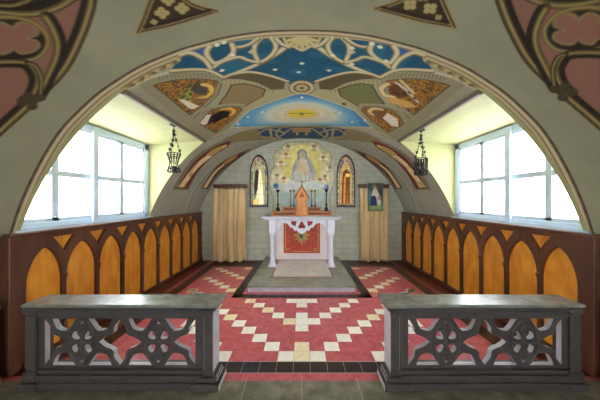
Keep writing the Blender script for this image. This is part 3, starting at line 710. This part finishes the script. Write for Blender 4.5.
def candlestick(x,y,z,h,k,label,big,group=None):
    r=empty('candlestick',(x,y,z),label,'candlestick',group)
    m=MB()
    pr=[(.055,0),(.058,.02),(.045,.04),(.028,.07),(.035,.10),(.04,.13),(.022,.17),(.012,.22),(.015,.26),(.026,.30),(.014,.34),(.011,.45),(.010,.70),(.018,.74),(.011,.78),(.012,.86),(.034,.93),(.036,.95)]
    m.lathe([(a*k,z+b*h) for a,b in pr],x,y,14); m.build('stem',M['iron' if big else 'pewter'],r)
    m=MB(); m.lathe([(.030*k,z+.95*h),(.036*k,z+.98*h),(.036*k,z+h)],x,y,14); m.build('drip_pan',M['iron' if big else 'pewter'],r)
    for sx in (-1,0,1):
        a=sx*2.1+.5; m=MB(); m.box(x+math.cos(a)*.045*k-.01,x+math.cos(a)*.045*k+.01,y+math.sin(a)*.045*k-.01,y+math.sin(a)*.045*k+.01,z+.0005,z+.03*h,ch=.003); m.build('foot',M['iron' if big else 'pewter'],r)
candlestick(-.487,4.99,1.1405,.44,1.0,'tall black candlestick at the left end of the long shelf',True)
candlestick(.50,4.99,1.1405,.45,1.0,'tall black candlestick at the right end of the long shelf',True)
for x_,w in ((-.235,'outer slim candlestick left of the tabernacle'),(-.165,'slim candlestick close by the left side of the tabernacle'),(.205,'slim candlestick close by the right side of the tabernacle'),(.28,'outer slim candlestick right of the tabernacle')):
    candlestick(x_,5.16,1.2205,.36,.62,w+', on the short shelf',False,'slim candlesticks on the short shelf')

# ------------------------------------------------------------------ flat painted pieces
def flat(name,x0,x1,z0,z1,y,fn,material,outline=None,res=.009,parent=None,thick=.012):
    nu=max(2,int((x1-x0)/res)); nv=max(2,int((z1-z0)/res)); xs=np.linspace(x0,x1,nu); zs=np.linspace(z0,z1,nv); XX,ZZ=np.meshgrid(xs,zs)
    pp=Painter(XX,ZZ,(128,128,128),res); fn(pp)
    keep=None
    if outline:
        xm=(xs[:-1]+xs[1:])/2; zm=(zs[:-1]+zs[1:])/2; XM,ZM=np.meshgrid(xm,zm); k=Painter(XM,ZM,(0,0,0),res); keep=k._dist(np.arange(XM.size),outline,True)[1].reshape(XM.shape)
    Pp=np.stack([XX.ravel(),np.full(XX.size,y),ZZ.ravel()],1)
    o=grid_mesh(name,Pp,nu,nv,pp.c,material,keep,parent,False)
    md=o.modifiers.new('thickness','SOLIDIFY'); md.thickness=thick; md.offset=-1
    return o
def wpx(px,py,Y): s=F/Y; return ((px-CX)/s, H+(CY-py)/s)
W_=lambda pts,Y=YB: [wpx(a,b,Y) for a,b in pts]
# mural
def mural(p):
    p.c[:]=lin((206,204,170)); n=vnoise(p.U*5,p.V*5)
    p.poly(W_([(260,190),(345,190),(345,225),(260,225)]),(176,190,184),soft=.2)
    cx,cz=wpx(302,165,YB)
    p.ell(cx,cz,.62,.62,(214,206,168),soft=.25); p.ell(cx,cz,.42,.55,(222,202,92),soft=.2); p.ell(cx,cz+.05,.30,.45,(234,222,140),soft=.15)
    for k in range(26):
        a=PI*k/25; c1=(.64+.02*math.sin(k*5))*math.cos(a); c2=cz-.02+.56*math.sin(a); p.ell(c1,c2,.085,.075,(192,184,140) if k%2 else (214,200,150),soft=.03); 
    for px_,py_,an in ((288,147,.5),(281,163,.2),(277,176,.9),(284,179,.4),(314,147,-.5),(323,158,-.3),(325,177,-.9),(320,180,-.4),(286,155,.1),(330,168,-.7)):
        x_,z_=wpx(px_,py_,YB)
        for q_ in (-1,1): p.ell(x_+q_*.07,z_-.035,.07,.035,(236,228,196),soft=.015,ang=an*q_); p.stroke([(x_+q_*.03,z_-.06),(x_+q_*.13,z_-.05)],.010,(150,136,96),alpha=.7)
        p.ell(x_,z_-.07,.045,.035,(218,176,132),soft=.012); p.ell(x_,z_+.008,.04,.038,(112,74,42),soft=.01); p.ell(x_,z_-.012,.027,.030,(214,170,126),soft=.008)
    for px_,py_ in ((276,186),(326,187)): x_,z_=wpx(px_,py_,YB); p.ell(x_,z_,.06,.06,(70,110,166),soft=.03)
    p.ell(*wpx(302,184,YB),.40,.10,(220,222,210),soft=.06); p.ell(*wpx(290,187,YB),.22,.08,(206,212,206),soft=.06); p.ell(*wpx(316,186,YB),.22,.08,(206,214,210),soft=.06)
    p.poly(W_(spl([(302,149.5),(306,151),(307,156),(311,160),(314,167),(316,174),(313,180),(306,182),(297,182),(290,179),(292,171),(294,163),(298,158),(297.5,152)],5,True)),(178,178,168),soft=.03)
    p.poly(W_(spl([(301,158),(306,160),(309,168),(306,174),(300,172),(297,166)],5,True)),(216,204,178),soft=.03)
    p.poly(W_(spl([(294,172),(303,169),(313,174),(312,180),(300,181.5),(292,179)],5,True)),(206,204,192),soft=.03)
    p.stroke(W_(spl([(298.5,159),(298,153),(302,150),(306,152.5),(306.5,158)],4)),.03,(140,138,130)); p.ell(*wpx(302.3,154.3,YB),.042,.058,(214,180,142),soft=.01); p.stroke(W_([(300.6,153.7),(304,153.7)]),.007,(120,90,66)); p.stroke(W_([(301.5,156),(303.2,156)]),.006,(160,96,80))
    p.ell(*wpx(299.5,162.5,YB),.04,.045,(214,178,138),soft=.01); p.poly(W_(spl([(298,165),(303,165),(306,170),(308,175),(303,174),(298,171)],4,True)),(220,192,154),soft=.015)
    for a_,b_,c_ in (((308,160),(311,168),(312,178)),((295,165),(293,172),(294,179)),((304,172),(306,177),(305,181)),((299,174),(300,178),(298,181)),((309,172),(310,177),(308,181))): p.stroke(W_(spl([a_,b_,c_],4)),.015,(128,124,116),alpha=.8)
    p.poly(W_([(262,192),(272,190),(280,203),(280,217),(262,217)]),(182,186,166),soft=.1); p.poly(W_([(342,192),(332,190),(325,203),(325,217),(342,217)]),(182,186,166),soft=.1)
    t1=vnoise(p.U*16+3,p.V*16)*.6+vnoise(p.U*37,p.V*37)*.4; p.c*=(.92+.44*t1)[:,None]
    mo=W_(MO); p.stroke(mo,.035,(122,116,84),closed=True); p.stroke(mo,.014,(186,180,140),closed=True)
MO=spl([(302,141.5),(312,141.5),(320,144),(324,149),(330,152),(332,159),(330.5,165),(334,171),(335,180),(332,190),(330,200),(329,213),(302,215),(275,213),(273,200),(270,190),(269,180),(271,171),(274,165),(273,158),(276,151),(281,149),(284,144),(292,141.5)],4,True)
mu=flat('mural',-.742,.742,1.0,2.72,YB-.008,mural,M['paint'],W_(MO),thick=.007)
tag(mu,'scalloped painted mural of a robed mother and child above the altar','mural')
# painted glass windows
def lancet(cx,hw,z0,zs,zp): return [(cx-hw,z0)]+[(cx-hw*math.cos(t*PI/2)**1.1,zs+(zp-zs)*math.sin(t*PI/2)**.95) for t in np.linspace(0,1,10)][:-1]+[(cx,zp)]+[(cx+hw*math.cos(t*PI/2)**1.1,zs+(zp-zs)*math.sin(t*PI/2)**.95) for t in np.linspace(1,0,10)][1:]+[(cx+hw,z0)]
for s,cx,lbl in ((-1,-.965,'pointed stained glass window left of the mural, friar in white and black'),(1,.995,'pointed stained glass window right of the mural, friar in brown robe')):
    z0,zs,zp=1.235,1.93,2.36; hw=.19
    r=empty('stained_window',(cx,YB,z0),lbl,'window')
    def gl(p,cx=cx,s=s):
        p.c[:]=lin((190,176,120)); n=vnoise(p.U*34,p.V*20); 
        pal=[(150,84,60),(196,184,134),(104,120,100),(84,96,120),(190,150,80),(214,204,170),(96,66,52)]
        k=(n*6.99).astype(int)
        for i,c_ in enumerate(pal): p.c[k==i]=lin(c_)
        p.poly([(cx-.15,1.27),(cx-.15,1.93),(cx-.09,2.15),(cx,2.28),(cx+.09,2.15),(cx+.15,1.93),(cx+.15,1.27)],(150,160,120) if s<0 else (176,150,88),alpha=.75)
        p.stroke([(cx-.15,1.27),(cx-.15,1.93),(cx-.09,2.15),(cx,2.28),(cx+.09,2.15),(cx+.15,1.93),(cx+.15,1.27)],.012,(50,40,36),closed=True)
        if s<0:
            p.poly([(cx-.08,1.27),(cx+.10,1.27),(cx+.09,1.6),(cx+.05,2.0),(cx,2.08),(cx-.05,1.9),(cx-.04,1.6)],(250,238,200))
            p.poly([(cx-.10,1.42),(cx-.03,1.62),(cx+.0,2.02),(cx-.04,2.10),(cx-.09,2.0),(cx-.12,1.7)],(36,34,32)); p.poly([(cx+.02,1.5),(cx+.07,1.9),(cx+.03,2.02),(cx+.01,1.8)],(236,212,120)); p.poly([(cx-.13,1.27),(cx-.02,1.27),(cx-.02,1.42),(cx-.12,1.36)],(244,206,110))
            p.ell(cx-.01,2.09,.035,.045,(196,150,110)); p.stroke([(cx-.012,1.3),(cx-.012,1.65)],.012,(180,150,90))
        else:
            p.poly([(cx-.10,1.29),(cx+.09,1.29),(cx+.09,1.7),(cx+.10,1.98),(cx+.02,2.08),(cx-.07,2.0),(cx-.09,1.7)],(92,50,20)); p.poly([(cx-.06,1.3),(cx-.01,1.3),(cx+.0,1.9),(cx-.04,1.9)],(196,120,34)); p.poly([(cx+.02,1.3),(cx+.05,1.3),(cx+.045,1.7)],(170,96,30))
            p.ell(cx,2.10,.035,.045,(180,130,80)); p.ell(cx+.04,1.93,.05,.04,(226,180,90))
        p.stroke([(cx-.19,1.25),(cx-.19,1.95),(cx-.12,2.18),(cx,2.35),(cx+.12,2.18),(cx+.19,1.95),(cx+.19,1.25)],.02,(120,80,62),closed=True)
        for z_ in (1.5,1.75,2.0,2.16): p.stroke([(cx-.2,z_),(cx+.2,z_)],.006,(40,34,30))
    flat('painted_glass',cx-hw,cx+hw,z0,zp,YB-.012,gl,M['paint_glass'],lancet(cx,hw,z0,zs,zp),parent=r,thick=.006)
    plate('window_frame',lancet(cx,hw+.018,z0-.025,zs,zp+.035),[lancet(cx,hw-.006,z0+.01,zs,zp-.01)],.035,lambda a,b,t:(a,YB-.024+t,b),M['frame_dark'],r,.003)
    m=MB(); m.box(cx-hw-.02,cx+hw+.02,YB-.06,YB-.001,z0-.075,z0-.032,ch=.004); m.build('window_sill',M['sill'],r)
# curtains
def curtain(x0,x1,z0,z1,y,lbl,folds,gap=None):
    nu,nv=150,24; us_=np.linspace(0,1,nu); vs2=np.linspace(0,1,nv); A_,B_=np.meshgrid(us_,vs2)
    ph=folds*2*PI*(A_+.03*np.sin(A_*17)+.012*np.sin(B_*3+A_*9)); amp=.066*(1-.5*B_**3)
    X=x0+(x1-x0)*A_+.012*np.sin(ph*.5+1)*(1-B_); Y=y-amp*(2*np.abs(np.sin(ph/2))**.8-1)*(.75+.25*np.sin(A_*23)); Z=z0+(z1-z0)*B_+.012*np.sin(ph*.5)*(1-B_)
    Pp=np.stack([X.ravel(),Y.ravel(),Z.ravel()],1); o=grid_mesh('curtain',Pp,nu,nv,np.ones(3),M['curtain'],None,None,True)
    md=o.modifiers.new('thickness','SOLIDIFY'); md.thickness=.004
    tag(o,lbl,'curtain'); return o
curtain(-1.965,-1.24,.02,1.63,5.42,'full gold-beige curtain hanging on the left of the altar wall',6.5)
curtain(1.29,1.90,.02,1.63,5.42,'gold-beige curtain on the right, partly behind a small picture',5.5)
for a,b,side in ((-1.94,-1.22,'left'),(1.27,1.92,'right')):
    r=empty('curtain_pelmet',((a+b)/2,5.43,1.63),'dark wooden pelmet board above the %s curtain'%side,'pelmet')
    m=MB(); m.box(a,b,5.365,5.53,1.635,1.70,ch=.004); m.build('board',M['wood_dark'],r)
    m=MB(); m.box(a-.012,b+.012,5.355,5.535,1.70,1.715,ch=.003); m.build('cornice',M['wood_dark'],r)
# small picture hung before the right curtain
def pic(p):
    p.c[:]=lin((52,64,74)); k=vnoise(p.U*14,p.V*14)>.5; p.c[k]=lin((74,86,86))
    Y=5.33; w=lambda pts:W_(pts,Y)
    p.poly(w([(368,203),(383,203),(383,212),(368,212)]),(120,140,96),soft=.05); p.poly(w([(368,190),(371,190),(371,206),(368,206)]),(96,132,120),soft=.04)
    p.poly(w(spl([(374,188),(376,188),(378,192),(380,197),(381,203),(378,207),(371,207),(371,200),(372,193)],4,True)),(214,206,196))
    p.poly(w(spl([(372,196),(376,197),(377,203),(378,207),(371,207.5),(370.5,201)],4,True)),(34,50,104)); p.ell(*wpx(375,188.5,Y),.025,.03,(206,176,116)); p.ell(*wpx(374.5,187,Y),.045,.05,(200,190,120),alpha=.35,soft=.03)
    p.ell(*wpx(379,198,Y),.035,.05,(186,150,120)); p.poly(w([(370,206),(381,205),(382,209),(370,209)]),(150,166,110),soft=.03)
r=empty('picture',(1.58,5.33,1.16),'small blue picture of a seated robed woman, hung before the right curtain','picture')
a0,b0=wpx(368,210.7,5.33); a1,b1=wpx(382.8,183.5,5.33)
flat('canvas',a0,a1,b0,b1,5.33,pic,M['paint_pic'],parent=r,thick=.012)
plate('frame',[(a0-.008,b0-.008),(a1+.008,b0-.008),(a1+.008,b1+.008),(a0-.008,b1+.008)],[[(a0+.004,b0+.004),(a1-.004,b0+.004),(a1-.004,b1-.004),(a0+.004,b1-.004)]],.02,lambda a,b,t:(a,5.332+t,b),mat('grey_green_frame',(92,112,104),.5),r,.002)

# ------------------------------------------------------------------ hanging lanterns
def lantern(x,y,zt,zb0,zb1,lbl,full):
    r=empty('hanging_lantern',(x,y,zt),lbl,'lantern')
    m=MB(); m.lathe([(.008,zt-.035),(.03,zt-.022),(.05,zt-.015),(.052,zt-.006),(.03,zt)],x,y,14); m.tube([(x,y,zt-.02),(x,y,zt-.10)],.004); m.build('ceiling_rose',M['lantern'],r)
    hub=zt-.10; n=3
    def leaf(m,c,rd,a):
        pts=[]
        for k in range(10):
            t=2*PI*k/10; q_=rd*(1 if k%2==0 else .45); pts.append((q_*math.cos(t),q_*math.sin(t)))
        ca,sa=math.cos(a),math.sin(a)
        vs=[(c[0]+u_*ca,c[1]+u_*sa,c[2]+w_) for u_,w_ in pts]; vb=[(v[0]-sa*.005,v[1]+ca*.005,v[2]) for v in vs]
        m.add(vs+vb,[tuple(range(10)),tuple(reversed(range(10,20)))]+[(i,(i+1)%10,10+(i+1)%10,10+i) for i in range(10)])
    rad=.075
    for i in range(n):
        a=i*2*PI/n+.35; m=MB(); e=(x+rad*math.cos(a),y+rad*math.sin(a),zb1)
        m.tube([(x+.004*i,y,hub),e],.0032)
        cnt=5 if full else 4
        for k in range(cnt):
            t=(k+.4)/cnt; leaf(m,(x+(e[0]-x)*t,y+(e[1]-y)*t,hub+(zb1-hub)*t),.027,a+k*.9)
        m.build('leaf_chain',M['lantern'],r)
    m=MB(); leaf(m,(x,y,hub+.02),.03,0); leaf(m,(x,y,hub-.02),.028,PI/2); m.build('hub',M['lantern'],r)
    m=MB(); hgt=zb1-zb0
    prof=[(rad,zb1),(rad*.80,zb1-.2*hgt),(rad*.55,zb1-.5*hgt),(rad*.78,zb0+.2*hgt),(rad*.95,zb0)]
    if full: prof=[(rad,zb1),(rad*1.0,zb1-.4*hgt),(rad*1.0,zb0+.3*hgt),(rad*.95,zb0)]
    for rr,zz in (prof[0],prof[-1],(prof[1][0]*1.0,prof[1][1]),(prof[-2][0],prof[-2][1])):
        m.tube([(x+rr*math.cos(t),y+rr*math.sin(t),zz) for t in np.linspace(0,2*PI,20,endpoint=False)],.005,6,closed=True)
    nb=12 if not full else 16
    for i in range(nb):
        a=2*PI*i/nb; m.tube([(x+rr*math.cos(a),y+rr*math.sin(a),zz) for rr,zz in prof],.0055)
    m.build('basket',M['lantern'],r)
    m=MB(); m.lathe([(.012,zb0+.0),(.024,zb0+.01),(.022,zb0+.3*hgt),(.02,zb0+.32*hgt)],x,y,12); m.build('candle_cup',M['lantern'],r)
    if full:
        for i in range(7):
            a=2*PI*i/7; m=MB()
            m.tube([(x+rad*1.08*math.cos(a),y+rad*1.08*math.sin(a),zb0+.0),(x+rad*1.08*math.cos(a),y+rad*1.08*math.sin(a),zb0+.16)],.003)
            for k in range(3): leaf(m,(x+rad*1.08*math.cos(a),y+rad*1.08*math.sin(a),zb0+.02+k*.06),.022,a+PI/2)
            m.build('leaf_fringe',M['lantern'],r)
def soff(x): 
    x0=R*math.sin(TH0); z0=ZC+R*math.cos(TH0); return z0+(2.20-z0)*(x-x0)/(XW+.12-x0)
lantern(-1.515,2.90,soff(1.515)-.001,1.70,1.92,'wrought iron hanging lantern with spool-shaped basket, left side',False)
lantern(1.52,3.12,soff(1.52)-.001,1.69,1.90,'wrought iron hanging lantern with leafy fringed basket, right side',True)

# ------------------------------------------------------------------ camera, light
cam=bpy.data.cameras.new('camera'); co=bpy.data.objects.new('camera',cam); C.objects.link(co)
co.location=(0,0,H); co.rotation_euler=(PI/2,0,0); cam.sensor_width=36; cam.lens=F/600*36; cam.shift_x=-(CX-300)/600; cam.shift_y=0; cam.clip_start=.02
S.camera=co
w=bpy.data.worlds.new('overcast_sky'); S.world=w; w.use_nodes=True; nt=w.node_tree; bg=nt.nodes['Background']
bg.inputs[0].default_value=(.88,.95,1.0,1); bg.inputs[1].default_value=6.0
S.view_settings.view_transform='Standard'; S.view_settings.look='None'; S.view_settings.gamma=1; S.view_settings.use_curve_mapping=False
S.view_settings.exposure=1.55
